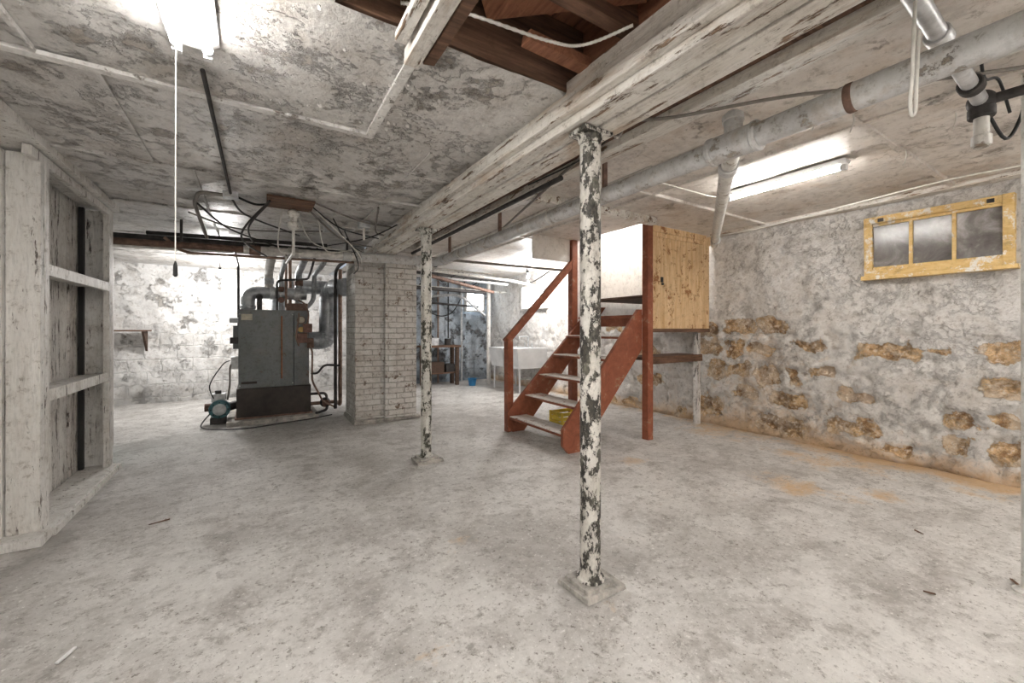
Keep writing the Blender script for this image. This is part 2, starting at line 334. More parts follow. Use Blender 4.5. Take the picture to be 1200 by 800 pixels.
# ---------------------------------------------------------------- ceiling
def inh(c): return .24<c.x<1.22 and -.5<c.y<1.44
def cfn(p): return p+V((0,0,.014*fb(p,1.6)-.006*abs(fb(p,6,4)))),{}
grid('ceiling',(-2.7,Y0,ZL),(3.92,0,0),(0,YB-Y0,0),.04,cfn,M_ceil,skip=inh)
def ins(c): return 3.66<c.x and 3.1<c.y<4.16
def cfr(p): return p+V((0,0,.012*fb(p,1.1,5))),{}
grid('ceiling_east',(1.42,Y0,ZR),(XR-1.42,0,0),(0,YB-Y0,0),.06,cfr,M_ceilR,skip=ins)
b=B('hatch_floor_joists')
b.box(.16,1.30,1.44,1.49,ZL+.01,2.62,M_woodx,.004)
b.box(.16,.24,-.55,1.44,ZL+.01,2.62,M_woodd,.004); b.box(.16,1.30,-.60,-.55,ZL+.01,2.62,M_woodd)
for y in (1.12,.62,.12,-.38): b.box(.24,1.3,y,y+.05,2.38,2.58,M_woodx,.006)
for k in range(11):
    x=.12+k*.125; b.box(x,x+.117,-.62,1.5,2.585,2.61,M_woodr,.003)
b.box(.1,1.52,-.65,1.55,2.612,2.63,M_woodd); b.box(1.30,1.33,-.62,1.5,2.30,2.62,M_woodr)
b.box(.9,1.22,1.30,1.36,2.32,2.36,M_woodr,.006)
b.beam((.55,1.36,2.40),(1.2,.75,2.40),.07,.03,M_woodr)
b.beam((.75,1.40,2.45),(1.22,1.0,2.45),.12,.025,M_woodr)
b.done(.003)
b=B('joist_board'); b.box(.475,.53,-1.2,1.53,2.20,2.262,M_beam,.004); b.box(.54,.585,-1.2,1.50,2.21,2.262,M_woodx,.004)
b.box(.42,.465,-1.2,1.46,2.225,2.262,M_beam,.003); b.done(.003)
b=B('flexible_conduit'); pts=smoothpath([(.42,1.38,2.31),(.6,1.29,2.295),(.94,1.25,2.30),(1.08,1.2,2.305),(1.19,1.05,2.33)],24)
b.tube(pts,[.005 if k%2 else .007 for k in range(len(pts))],M_wirew,8); b.done()
b=B('trim_1')
def bx(x0,x1,y,w=.05,m=M_batten): b.box(x0,x1,y-w/2,y+w/2,ZL-.013,ZL+.006,m,.003)
def by(y0,y1,x,w=.05,m=M_batten): b.box(x-w/2,x+w/2,y0,y1,ZL-.011,ZL+.006,m,.003)
bx(-1.2,.55,2.32,.045); by(1.49,2.30,.53,.045,M_batten); bx(-1.2,1.2,3.42,.02,M_ceil); bx(-1.2,1.2,4.55,.02,M_ceil); by(2.33,3.4,-.55,.018,M_ceil); by(3.4,4.5,.62,.018,M_ceil); by(3.42,8.7,-.35,.018,M_ceil)
by(-2,2.3,-.72,.02,M_ceil); bx(.56,1.2,2.75,.018,M_ceil); bx(-1.2,.24,1.0,.018,M_ceil); by(2.35,5,.9,.015,M_ceil); bx(-2.6,1.2,6.0,.03); bx(-2.6,1.2,7.4,.03)
b.box(-1.22,-1.0,-2.3,4.85,ZL-.05,ZL+.005,M_boardw,.004)
b.done(.002)
def flakes(name,N,fn,mat,smin,smax,curl):
    b=B(name)
    for k in range(N):
        c,nrm=fn(); c=V(c); nrm=V(nrm); s=random.uniform(smin,smax); t=nrm.orthogonal().normalized(); t.rotate(Matrix.Rotation(random.uniform(0,6.28),3,nrm)); u=nrm.cross(t)
        n=random.randint(5,7); ph=random.random()*6
        pts=[]
        for i in range(n):
            a=2*math.pi*i/n; r=s*random.uniform(.45,1.15); pts.append(c+t*math.cos(a)*r+u*math.sin(a)*r+nrm*(max(0,math.cos(a-ph))*curl*s+.001))
        b.poly(pts,mat)
    return b.done()
def fc():
    while True:
        x=random.gauss(.35,.5); y=random.gauss(2.3,.7)
        if -1<x<1.15 and y<4.8 and y>1.2 and not(.2<x<1.25 and y<1.46): return (x,y,ZL-.008),(0,0,-1)
flakes('peeling_paint_flakes',520,fc,M_ceil,.004,.014,.8)

b=B('trim_2')
b.box(1.60,1.70,Y0,5.3,ZR-.06,ZR+.01,M_beam,.004)
b.box(1.86,1.98,Y0,8,ZR-.07,ZR+.01,M_beam,.004); b.box(1.84,1.862,Y0,8,ZR-.02,ZR+.01,M_woodx,.004)
b.box(2.42,2.46,Y0,8,ZR-.05,ZR+.01,M_beam,.004)
b.box(2.9,2.93,Y0,8,ZR-.02,ZR+.01,M_ceilR,.003)
for y in (.9,2.35,4.3): b.box(2.46,XR,y,y+.035,ZR-.02,ZR+.01,M_ceilR,.003)
b.box(4.78,XR,Y0,3.0,ZR-.035,ZR+.01,M_beam,.004)
b.box(1.98,3.6,2.85,2.93,ZR-.07,ZR+.01,M_beam,.004)
b.done(.003)

# ---------------------------------------------------------------- main beam
b=B('main_support_beam')
b.box(1.215,1.325,Y0,5.38,2.125,2.32,M_beam,.004)
b.box(1.335,1.45,Y0,5.38,2.121,2.40,M_beam,.004)
b.box(1.325,1.335,Y0,5.38,2.15,2.3,M_woodd)
b.box(1.17,1.215,Y0,5.38,2.165,2.215,M_beam,.004)
b.box(1.195,1.216,Y0,5.38,2.226,2.32,M_beam,.003)
b.box(1.45,1.475,Y0,5.38,2.16,2.39,M_beam,.003)
b.done(.005)

# ---------------------------------------------------------------- steel posts
def post(name,x,y,ztop,mat,zb=.0):
    b=B(name)
    b.box(x-.11,x+.125,y-.105,y+.10,0,.022,M_conc,.008)
    b.box(x-.085,x+.085,y-.08,y+.08,.02,.04,M_conc,.004)
    b.lathe((x,y,.038),[(0,.066),(.012,.064),(.016,.056),(.03,.052)],mat)
    H=ztop-.06; N=30; pts=[(x,y,.05+(H-.05)*k/N) for k in range(N+1)]
    b.tube(pts,[.048+.0012*random.random() for _ in pts],mat,24)
    b.lathe((x,y,ztop-.055),[(0,.049),(.01,.056),(.03,.058),(.035,.07)],mat)
    b.box(x-.085,x+.085,y-.06,y+.06,ztop-.02,ztop-.001,mat,.003)
    return b.done(.002)
post('steel_support_post',1.33,1.43,2.121,M_post)
post('steel_support_post',1.33,3.60,2.121,M_post2)

# ---------------------------------------------------------------- walls
ST=[(1.12,1.63,.89,1.09),(.90,1.09,1.0,1.09),(.5,.80,.94,1.11),(.5,.80,.65,.86),(.76,1.02,.38,.54),(.8,.98,.16,.33),(.5,.71,.14,.34),(1.4,1.85,.16,.34),(1.84,2.2,.97,1.08),(2.34,2.62,.88,1.04),(2.64,2.88,.86,1.06),(2.15,2.5,1.14,1.33),(2.52,2.9,1.12,1.31),(2.93,3.31,.87,1.06),(2.55,2.85,.62,.8),(2.87,3.13,.6,.83),(2.28,2.5,.58,.8),(2.06,2.2,.6,.8),(2.5,2.8,.36,.55),(2.02,2.5,.07,.26),(2.9,3.3,.1,.36),(2.0,2.4,.33,.5),(1.45,1.7,.5,.62),(2.95,3.3,1.1,1.3),(1.15,1.4,.08,.20),(.55,.7,.42,.55),(1.75,1.95,.72,.84)]
rows=[]; z=.0
while z<1.32:
    h=random.uniform(.15,.23); y=Y0; L=[]
    while y<YB+.3:
        w=random.uniform(.25,.6); L.append((y,y+w)); y+=w
    rows.append((z,z+h,L)); z+=h
def stone(p,y0,y1,z0,z1,wob=.05):
    yy=p.y+wob*fb(p,5,1); zz=p.z+wob*fb(p,5,7)
    a=abs(yy-(y0+y1)/2)/((y1-y0)/2); c=abs(zz-(z0+z1)/2)/((z1-z0)/2)
    return (a**4+c**4)**(1/4)
rnd2=random.Random(3); EXTRA=[]
for z0,z1,L in rows:
    for y0,y1 in L:
        if y1<.45 and rnd2.random()<.4: EXTRA.append((y0+.03,y1-.03,z0+.02,z1-.02))
        if 3.35<y0<4.6 and rnd2.random()<.35: EXTRA.append((y0+.03,y1-.03,z0+.02,z1-.02))
ALL=ST+EXTRA
def wallR(p):
    e=0
    for (y0,y1,z0,z1) in ALL:
        if y0-.25<p.y<y1+.25 and z0-.25<p.z<z1+.25:
            e=max(e,1-sst(.6,1.3,stone(p,y0,y1,z0,z1,.07)))
    mort=0
    if p.z<1.4:
        r=9
        for z0,z1,L in rows:
            if z0-.15<p.z<z1+.15:
                for y0,y1 in L:
                    if y0-.2<p.y<y1+.2: r=min(r,stone(p,y0,y1,z0,z1))
        mort=sst(.82,1.08,r)*(1-sst(1.15,1.4,p.z))
    rust=.85*math.exp(-((p.z)/.15)**2)*(p.y>.3)+.38*math.exp(-((p.y-2.6)/.6)**2-((p.z-1.0)/.45)**2)+.3*math.exp(-((p.y-3.1)/.15)**2-((p.z-1.8)/.3)**2)+.45*math.exp(-((p.y-2.4)/.8)**2-((p.z-.3)/.3)**2)+.12*(1-sst(1.0,1.3,p.z))
    d=.03*fb(p,2.2)+.014*fb(p,9)+e*(.026+.03*fb(p,12,3))+mort*.028
    return V((p.x+d,p.y,p.z)),{'stone':e,'mort':mort,'rust':rust}
grid('wall_right',(XR,Y0,-.02),(0,YB-Y0+.1,0),(0,0,3.6),.028,wallR,M_stone,skip=lambda c:c.z>2.42 and not(3.0<c.y<4.3),attrs=('stone','mort','rust'))
def wb(p): return V((p.x,p.y+.03*fb(p,1.5)+.02*fb(p,6),p.z)),{}
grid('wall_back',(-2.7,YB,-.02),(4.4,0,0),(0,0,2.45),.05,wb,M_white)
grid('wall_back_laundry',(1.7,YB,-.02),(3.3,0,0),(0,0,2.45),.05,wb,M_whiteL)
def wl(p): return V((p.x+.02*fb(p,1.5),p.y,p.z)),{}
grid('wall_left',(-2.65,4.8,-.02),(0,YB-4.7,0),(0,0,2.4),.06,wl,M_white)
b=B('wall_partition'); 
y=Y0; k=0
while y<4.85:
    w=.165; b.box(-1.27,-1.225-.006*(k%3),y+.003,min(y+w-.003,4.86),0,ZL+.01,M_boardw if k%2 else M_boardd,.003); y+=w; k+=1
b.box(-2.7,-1.23,4.86,4.93,0,ZL+.01,M_boardw)
b.box(-1.31,-1.28,Y0,4.9,0,ZL,M_blk)  # black sheet puts the shade of the plank gaps into colour
b.done(.003)
b=B('wall_front'); b.box(-2.7,XR+.1,Y0-.1,Y0,0,2.7,M_white); b.done()

b=B('wooden_shelving')
b.box(-1.175,-1.04,3.42,3.47,0,2.20,M_boardw,.004)
b.box(-1.07,-1.035,3.47,3.52,0.04,2.20,M_boardw,.003)
b.box(-1.22,-1.185,3.40,3.44,0,2.20,M_boardw,.004)
b.box(-1.21,-1.04,4.79,4.84,0,2.20,M_boardw,.004)
b.box(-1.075,-1.035,4.70,4.79,0.04,2.20,M_boardw,.003)
for z in (.80,1.55):
    b.box(-1.22,-1.05,3.47,4.79,z,z+.028,M_boardw,.003)
    b.box(-1.062,-1.036,3.52,4.70,z-.03,z+.042,M_boardw,.003)
b.box(-1.075,-1.035,3.3,4.84,2.16,2.215,M_boardw,.003)
b.box(-1.22,-1.0,3.3,4.80,0,.05,M_boardw,.004)
b.box(-1.03,-.985,3.44,4.84,0,.04,M_boardw,.004)
b.box(-1.22,-1.19,4.70,4.74,.05,2.2,M_blk,.003)  # black strip stands in for the shaded gap beside the post
b.done(.003)
b=B('door_1'); b.box(-1.30,-1.25,4.95,5.75,.02,1.93,M_teal,.003); b.box(-1.31,-1.24,5.75,5.80,.0,1.96,M_boardw,.003)
b.box(-1.25,-1.235,5.05,5.65,.2,.95,M_teal); b.box(-1.25,-1.235,5.05,5.65,1.1,1.85,M_teal); b.sphere((-1.22,5.05,1.0),.03,M_brass); b.done(.004)
b=B('door_frame_jamb'); b.box(-1.12,-1.06,4.87,4.92,0,2.2,M_teal,.004); b.box(-1.22,-1.12,4.865,4.93,0,2.2,M_boardw,.004); b.done(.003)

# ---------------------------------------------------------------- chimney
b=B('brick_chimney'); b.box(1.08,1.44,5.48,6.1,0,ZL-.02,M_brick,.004); b.box(1.44,1.86,5.40,6.1,0,ZR-.02,M_brick,.004)
b.box(1.05,1.90,5.37,6.12,0,.05,M_conc,.01); b.done(.008)

# ---------------------------------------------------------------- big pipe
b=B('main_drain_pipe')
P=fillet([(2.0,Y0+.02,2.15),(2.0,5.02,2.07),(1.0,5.02,2.05)],.14,8)
b.tube(P,.054,M_pipe,28)
def coup(p,d,r=.07,L=.12,m=M_pipe):
    p=V(p);d=V(d).normalized(); b.lathe(p-d*L/2,[(0,r*.9),(.008,r),(L-.008,r),(L,r*.9)],m,d,28)
def zp(y): return 2.15-.08*(y-Y0)/(5.02-Y0)
coup((2,1.13,zp(1.13)),(0,1,0),.066,.2)
coup((2,1.02,zp(1.02)),(0,1,0),.071,.03); coup((2,1.24,zp(1.24)),(0,1,0),.071,.03)
for y in (.66,2.6,4.3): coup((2,y,zp(y)),(0,1,0),.057,.035,M_pipew if y>1 else M_rust)
coup((1.75,5.02,2.065),(1,0,0),.066,.09); coup((2.0,4.8,zp(4.8)),(0,1,0),.066,.09)
b.cyl((2,1.13,2.12),(2.03,1.15,2.25),.042,M_pipe); b.lathe((2.03,1.15,2.24),[(0,.05),(.03,.05),(.032,.03),(.05,.03)],M_pipe,(0.1,.1,1))
b.tube([(2.0,1.13,2.10),(2.3,1.34,2.10),(4.45,2.74,2.17)],.04,M_pipew,20)
coup((2.22,1.285,2.10),(2.3,1.5,0),.052,.08); coup((4.2,2.57,2.162),(2.3,1.5,0.05),.05,.08)
for y in (.2,2.0,3.4,4.6): b.box(1.985,2.015,y,y+.02,2.13,ZR-.05,M_rust)
b.done()
b=B('heating_pipe')
b.tube([(1.05,5.02,2.05),(-.1,5.02,2.02)],.045,M_insul,20); 
b.tube(fillet([(-.1,5.02,2.02),(-1.0,5.02,2.0),(-1.9,5.1,2.0)],.1),.032,M_rust,16)
b.tube(fillet([(1.05,5.2,2.11),(-.3,5.2,2.10),(-1.9,5.3,2.08)],.1),.026,M_iron,14)
b.tube([(.7,5.1,2.16),(-.9,5.3,2.15)],.02,M_iron,12)
b.tube(fillet([(.95,5.02,2.05),(.95,5.9,2.05),(.95,6.15,2.0),(.95,6.15,.1)],.08),.022,M_iron,12)
coup((.9,5.02,2.045),(1,0,0),.058,.1); coup((0,5.02,2.022),(1,0,0),.052,.1,M_rust); coup((.35,5.02,2.03),(1,0,0),.056,.1)
for x in (.9,-.6): b.box(x-.01,x+.01,5.01,5.03,2.05,ZL-.015,M_iron)
b.tube(fillet([(.7,5.02,2.05),(.7,5.6,1.98),(.7,6.3,1.96),(.7,6.4,1.6),(.6,6.45,1.5)],.08),.03,M_duct,14)
b.tube(fillet([(-.2,5.2,2.1),(-.2,6.2,2.1),(-.2,6.9,2.1),(-.2,7.1,1.2)],.1),.016,M_iron,10)
b.tube(fillet([(1.0,5.15,2.0),(-.6,5.15,1.96),(-.75,5.2,2.1)],.08),.014,M_copper,10)
b.tube(fillet([(1.02,6.05,2.2),(.2,6.05,2.18),(-.6,6.1,2.15),(-1.6,6.2,2.14)],.08),.03,M_insul,12)
b.done()

# ---------------------------------------------------------------- boiler
b=B('boiler_furnace')
b.box(-.30,.74,6.08,7.3,0,.05,M_conc,.01)
b.box(-.20,.65,6.23,7.12,.05,.43,M_bbase)
b.box(-.22,.67,6.21,7.14,.05,.08,M_rust)
b.box(-.18,.44,6.26,7.08,.43,1.45,M_jacket); b.box(.446,.63,6.262,7.08,.43,1.45,M_jacket)
b.box(-.20,.65,6.235,7.10,.415,.445,M_bbase)
b.box(-.185,.635,6.255,7.085,1.44,1.458,M_jacket)
b.box(-.15,-.03,6.252,6.262,1.32,1.40,M_label); b.box(-.15,.02,6.255,6.262,.5,.53,M_bbase)
for z in (1.40,.48):
    for x in (-.165,.43): b.sphere((x,6.258,z),.008,M_galv)
b.tube(fillet([(.30,6.25,1.38),(.30,6.235,1.36),(.30,6.235,.55)],.02),.008,M_rust2,8)
b.cyl((.53,6.262,1.33),(.53,6.22,1.33),.052,M_rust); b.cyl((.53,6.225,1.33),(.53,6.214,1.33),.042,M_label)
b.cyl((.53,6.262,1.20),(.53,6.225,1.20),.038,M_brass)
b.box(.48,.60,6.19,6.26,1.02,1.15,M_brown); b.box(.55,.66,6.17,6.26,1.16,1.28,M_brown); b.box(.60,.68,6.18,6.3,.95,1.08,M_rust)
b.tube(fillet([(.50,6.22,1.42),(.50,6.18,1.36),(.46,6.17,1.1),(.5,6.2,.98)],.04),.010,M_copper,8)
b.tube(fillet([(.6,6.2,1.28),(.62,6.16,1.4),(.58,6.2,1.55),(.50,6.3,1.6)],.05),.010,M_copper,8)
b.tube(fillet([(.63,6.2,1.0),(.66,6.16,.9),(.66,6.2,.5),(.80,6.2,.2),(.95,6.15,.12)],.06),.012,M_copper,8)
b.box(-.24,-.18,6.35,6.7,.95,1.25,M_jacket); b.box(-.26,-.18,6.30,6.45,.70,.85,M_galv); b.cyl((-.18,6.4,1.32),(-.28,6.4,1.32),.035,M_galv); b.box(-.27,-.18,6.28,6.42,1.02,1.10,M_iron)
b.tube(fillet([(-.2,6.35,.8),(-.27,6.3,.75),(-.27,6.3,.5),(-.3,6.4,.3)],.05),.011,M_wire,8)
b.tube(fillet([(-.08,6.5,1.45),(-.08,6.5,1.70),(.42,6.5,1.70),(.62,6.5,1.70)],.14,8),.08,M_duct,24)
def cp(p,d,r,L,m=M_rust):
    p=V(p);d=V(d).normalized(); b.lathe(p-d*L/2,[(0,r*.92),(.006,r),(L-.006,r),(L,r*.92)],m,d,22)
cp((-.08,6.5,1.5),(0,0,1),.09,.05,M_duct); cp((.2,6.5,1.7),(1,0,0),.09,.06,M_galv); cp((.5,6.5,1.70),(1,0,0),.095,.08,M_galv)
b.tube(fillet([(.16,6.5,1.72),(.16,6.5,1.98),(.16,5.3,2.06),(.16,5.05,2.04)],.1),.05,M_insul,18)
b.tube(fillet([(.30,6.45,1.45),(.30,6.45,1.93),(.30,5.35,2.02),(.30,5.2,2.11)],.08),.028,M_duct,14)
b.tube(fillet([(.52,6.5,1.45),(.52,6.5,2.0),(.52,5.2,2.1)],.08),.045,M_duct,16)
b.tube([(.42,6.6,1.45),(.42,6.6,2.2)],.022,M_copper,12); b.tube([(.36,6.42,1.5),(.36,6.42,2.12),(.36,5.2,2.14)],.016,M_copper,10)
b.tube(fillet([(.25,6.36,1.46),(.25,6.34,1.86),(.62,6.34,1.9),(.62,6.0,1.95),(.62,5.3,2.15)],.06),.014,M_iron,10)
b.tube([(.05,6.4,1.45),(.05,6.4,1.62)],.03,M_iron,14); b.sphere((.05,6.4,1.63),.04,M_iron)
cp((.16,6.5,1.86),(0,0,1),.062,.08,M_galv); cp((.30,6.45,1.75),(0,0,1),.042,.07); cp((.52,6.5,1.86),(0,0,1),.056,.09)
b.cyl((.30,6.45,1.6),(.30,6.36,1.6),.015,M_brass); b.cyl((.30,6.36,1.6),(.30,6.35,1.6),.04,M_brown)
b.box(.36,.62,6.35,6.6,1.458,1.56,M_rust,.004)
b.tube(fillet([(.65,6.5,.14),(1.02,6.5,.14),(1.02,6.2,.14),(1.02,6.2,2.05)],.06),.026,M_copper,14)
b.tube(fillet([(.65,6.35,.30),(.86,6.35,.30),(.86,6.25,.08),(.7,6.1,.07)],.06),.018,M_iron,12)
b.sphere((.85,6.4,.16),.07,M_iron,(1,1.2,1)); cp((.85,6.32,.16),(0,1,0),.05,.12,M_rust)
b.tube(fillet([(1.0,6.1,.7),(.8,6.1,.72),(.72,6.15,.6),(.65,6.2,.6)],.06),.014,M_iron,10)
b.done(.006)
b=B('flue_duct')
P=fillet([(.66,6.65,1.04),(.93,6.65,1.04),(.93,6.62,1.80),(1.10,6.12,1.80)],.22,10)
b.tube(P,.13,M_duct,28)
for k in range(1,len(P)-1,2):
    d=(P[k+1]-P[k-1]).normalized(); b.lathe(P[k]-d*.006,[(0,.131),(.003,.136),(.009,.136),(.012,.131)],M_duct,d,28)
b.tube(fillet([(.30,6.85,1.47),(.30,6.85,1.83),(.93,6.75,1.83)],.18,10),.10,M_duct,24)
b.done()
b=B('oil_burner')
c=V((-.38,6.42,.19))
b.lathe(c+V((0,-.09,0)),[(0,.05),(.01,.10),(.02,.115),(.12,.115),(.15,.09),(.17,.06)],M_blue,(0,1,0))
b.lathe(c+V((0,-.105,0)),[(0,.03),(.012,.07),(.02,.075)],M_galv,(0,1,0))
for k in range(8):
    a=k*math.pi/4; b.cyl(c+V((math.cos(a)*.09,-.083,math.sin(a)*.09)),c+V((math.cos(a)*.09,-.093,math.sin(a)*.09)),.008,M_blk,seg=8)
b.cyl(c+V((.06,.05,.0)),c+V((.17,.1,.02)),.055,M_iron); b.box(c.x-.09,c.x+.06,c.y-.02,c.y+.14,c.z+.09,c.z+.19,M_galv)
b.cyl(c+V((-.16,.03,.02)),c+V((-.06,.03,.02)),.05,M_rust); b.box(c.x-.10,c.x+.07,c.y-.06,c.y+.12,.0,.085,M_iron)
b.cyl((c.x-.02,c.y+.02,.38),(c.x-.02,c.y+.02,.42),.035,M_iron)
b.tube(smoothpath([c+V((-.1,-.02,-.05)),(-.55,6.15,.03),(-.35,5.95,.016),(-.05,5.85,.016),(.3,5.95,.016),(.6,6.02,.016),(.9,6.1,.03)],8),.008,M_iron,8)
b.tube(smoothpath([c+V((-.05,0,.1)),(-.48,6.35,.5),(-.35,6.4,.75),(-.27,6.4,.8)],8),.006,M_blk,8)
b.done(.004)

b=B('junction_board'); b.box(.08,.42,3.72,4.02,ZL-.035,ZL-.012,M_woodx,.004)
b.lathe((.28,4.0,2.06),[(0,.02),(.02,.045),(.06,.045),(.07,.025),(.1,.03),(.13,.05),(.15,.05),(.175,.02)],M_pipew); b.cyl((.28,4.0,1.84),(.28,4.0,2.07),.012,M_pipew)
b.tube(fillet([(.28,4.0,1.86),(.28,4.95,1.9),(.28,5.0,2.0)],.08),.012,M_pipew,10); b.done(.002)

b=B('electrical_conduit')
b.tube([(-.18,2.07,ZL-.022),(-.16,3.85,ZL-.022)],.009,M_iron,10)
b.box(-.21,-.11,3.82,3.92,ZL-.05,ZL-.008,M_galv)
b.tube(fillet([(-.2,3.87,ZL-.03),(-.36,3.87,ZL-.03),(-.42,4.2,ZL-.04),(-.40,5.0,2.1)],.08),.014,M_wire,10)
b.tube(smoothpath([(-.12,3.87,ZL-.03),(.0,3.9,ZL-.06),(.1,3.95,ZL-.03)]),.009,M_blk,8)
WR=[((.4,3.85,2.25),(.7,4.2,2.17),(1.15,4.6,2.2)),((.38,3.95,2.25),(.75,4.4,2.1),(1.15,4.9,2.16)),((.3,4.0,2.24),(.5,4.6,2.08),(.9,5.0,2.1)),((.1,3.9,2.24),(-.05,4.4,2.12),(.0,5.0,2.07)),((1.15,3.9,2.2),(.95,4.3,2.12),(.6,4.9,2.1)),((.42,3.75,2.25),(.8,3.9,2.19),(1.15,4.1,2.22)),((.2,4.02,2.25),(.2,4.6,1.98),(.45,5.0,2.04)),((-.4,4.2,2.23),(-.2,4.7,2.15),(.2,5.1,2.1)),((.6,4.0,2.2),(.85,4.7,2.14),(1.15,5.3,2.15)),((.9,3.6,2.25),(1.0,4.1,2.16),(1.15,4.4,2.2)),((.5,4.2,2.23),(.65,4.8,2.05),(.95,5.0,2.12)),((.1,3.8,2.23),(-.1,4.2,2.0),(.1,4.9,1.95)),((.8,4.6,2.24),(1.0,4.9,1.95),(1.05,5.4,1.9)),((-.5,4.6,2.24),(-.1,4.9,2.2),(.6,4.7,2.23)),((.45,3.9,2.22),(.9,4.5,2.02),(1.1,5.2,2.0)),((-.15,3.9,2.22),(-.05,4.3,2.2),(.4,4.9,2.2))]
for k,(a,bb,c) in enumerate(WR):
    b.tube(smoothpath([a,bb,c],10),.006+.002*(k%2),[M_blk,M_wire,M_wirew,M_iron][k%4],8)
b.box(.86,.96,4.15,4.25,2.2,ZL-.01,M_galv); b.box(.6,.68,4.5,4.58,2.2,ZL-.01,M_galv)
b.tube([(.91,4.2,2.22),(.91,4.2,2.08)],.012,M_wirew,8)
b.done()
b=B('overhead_cable')
b.tube(smoothpath([(1.44,1.38,2.11),(1.49,1.40,2.135),(1.67,1.49,2.29),(1.8,1.3,2.27),(2.1,.95,2.29),(2.44,.61,2.29),(2.8,.3,2.32)],8),.008,M_wire,8)
b.tube(smoothpath([(1.485,1.36,2.16),(1.62,1.42,2.30),(1.75,1.9,2.28),(1.78,2.6,2.31)],8),.005,M_blk,8)
b.tube([(2.22,1.8,2.27),(2.22,6.5,2.25)],.014,M_pipew,10)
b.tube([(1.78,2.2,2.24),(1.78,5.35,2.22)],.018,M_iron,10)
b.tube([(1.72,1.8,2.31),(2.5,4.6,2.30)],.010,M_wire,8)
b.done()
b=B('side_cable')
b.tube(smoothpath([(4.55,2.9,2.30),(4.3,2.2,2.22),(4.2,1.4,2.24),(4.2,.8,2.27),(4.2,.2,2.25),(4.2,-.6,2.27)],8),.006,M_wirew,8)
b.tube(smoothpath([(2.5,2.1,ZR-.03),(3.2,2.03,ZR-.06),(3.43,2.03,ZR-.03)],8),.005,M_wirew,8)
b.tube([(2.66,-1,ZR-.03),(2.66,4.2,ZR-.03)],.009,M_pipew,8)
for (x,y) in ((2.75,.9),(3.2,.6),(3.6,.9),(2.55,1.0)): b.tube(smoothpath([(x,y,ZR-.01),(x+.01,y,ZR-.05),(x-.01,y+.01,ZR-.11)],4),.003,M_wirew,6)
b.done()
b=B('hanging_white_cable')
b.tube(smoothpath([(1.80,.42,ZR),(1.765,.42,2.2),(1.76,.425,2.0),(1.762,.43,1.93),(1.775,.43,1.885),(1.79,.425,1.90),(1.782,.42,1.98),(1.785,.415,2.15)],8),.005,M_wirew,8); b.done()
b=B('supply_pipe_fitting')
b.tube([(1.50,.42,2.27),(2.80,.45,2.25)],.028,M_galv,16)
def cpl(p,d,r,L,m):
    p=V(p);d=V(d).normalized(); b.lathe(p-d*L/2,[(0,r*.9),(.006,r),(L-.006,r),(L,r*.9)],m,d,20)
cpl((2.1,.435,2.26),(1,0,0),.038,.07,M_galv); cpl((2.62,.445,2.253),(1,0,0),.042,.06,M_iron)
b.sphere((2.84,.45,2.25),.05,M_iron); cpl((2.84,.45,2.2),(0,0,1),.046,.05,M_iron)
b.tube([(2.84,.45,2.25),(2.95,-.8,2.25)],.022,M_iron,12); b.tube([(2.84,.45,2.2),(2.84,.45,2.04)],.026,M_pipew,12); cpl((2.84,.45,2.07),(0,0,1),.034,.05,M_pipew)
b.tube(smoothpath([(2.86,.44,2.22),(3.0,.40,2.1),(3.05,.36,2.2),(3.1,.35,2.34)],6),.007,M_blk,8)
b.tube(smoothpath([(2.5,.4,ZR-.01),(2.7,.42,2.3),(2.85,.4,2.33),(2.95,.38,2.2)],6),.006,M_blk,8)
b.done()

# ---------------------------------------------------------------- stairs
b=B('wooden_staircase')
n=7; rise=.235; run=.21; x0=2.52; z0=.19; ya,yb=3.05,4.10
for k in range(n):
    z=z0+rise*k; x=x0+run*k; yy=ya+.04 if k<5 else 3.12
    mt=M_tread if k<5 else (M_red if k==5 else M_woodd)
    b.box(x,x+.235 if k<6 else 4.86,yy,yb-.04,z-.032,z,mt,.003)
    b.box(x-.006,x+.004,yy,yb-.04,z-.034,z-.010,M_red if k<6 else M_woodd,.002)
    if k in(5,): b.box(x+.01,x+.03,yy,yb-.04,z-.13,z-.035,M_red)
sl=rise/run
def strg(y,zt):
    xb=x0+.20; xt=xb+ zt/sl
    pts=[(x0+.04,y,0),(xb,y,0),(xt,y,zt),(xt-.26,y,zt),(x0-.03,y,.24),(x0-.03,y,.08)]
    b.prism(pts,(0,.04,0),M_red)
xb=x0+.20; xe=3.60
b.prism([(x0+.04,ya,0),(xb,ya,0),(xe,ya,(xe-xb)*sl),(xe,ya,1.42),(x0-.03+(1.42-.24)/sl,ya,1.42),(x0-.03,ya,.24),(x0-.03,ya,.08)],(0,.04,0),M_red)
strg(yb-.04,1.50)
b.box(2.50,2.58,yb-.02,yb+.06,0,1.09,M_red,.003)
b.box(3.50,3.59,yb+.0,yb+.09,0,ZR-.01,M_red,.003)
b.beam((2.50,yb+.03,1.05),(3.55,yb+.03,2.10),.045,.085,M_red)
b.box(3.60,3.68,ya-.08,ya,0,ZR-.01,M_red,.003)
b.done(.004)
b=B('stair_cupboard')
xx=3.70
ws=[.28,.30,.29,.29]
for w in ws: b.box(xx+.002,xx+w-.002,3.06,3.085,1.20,2.28,M_ply,.002); xx+=w
b.box(3.69,4.86,3.045,3.07,2.25,2.30,M_ply,.003); b.box(3.69,4.86,3.035,3.06,2.30,ZR-.01,M_ply,.003)
b.box(3.69,4.86,3.05,3.09,1.17,1.21,M_woodx,.003)
b.box(3.92,3.96,3.05,3.06,1.74,1.80,M_iron); b.sphere((3.94,3.045,1.72),.014,M_iron)
b.done(.002)
b=B('wall_stairwell')
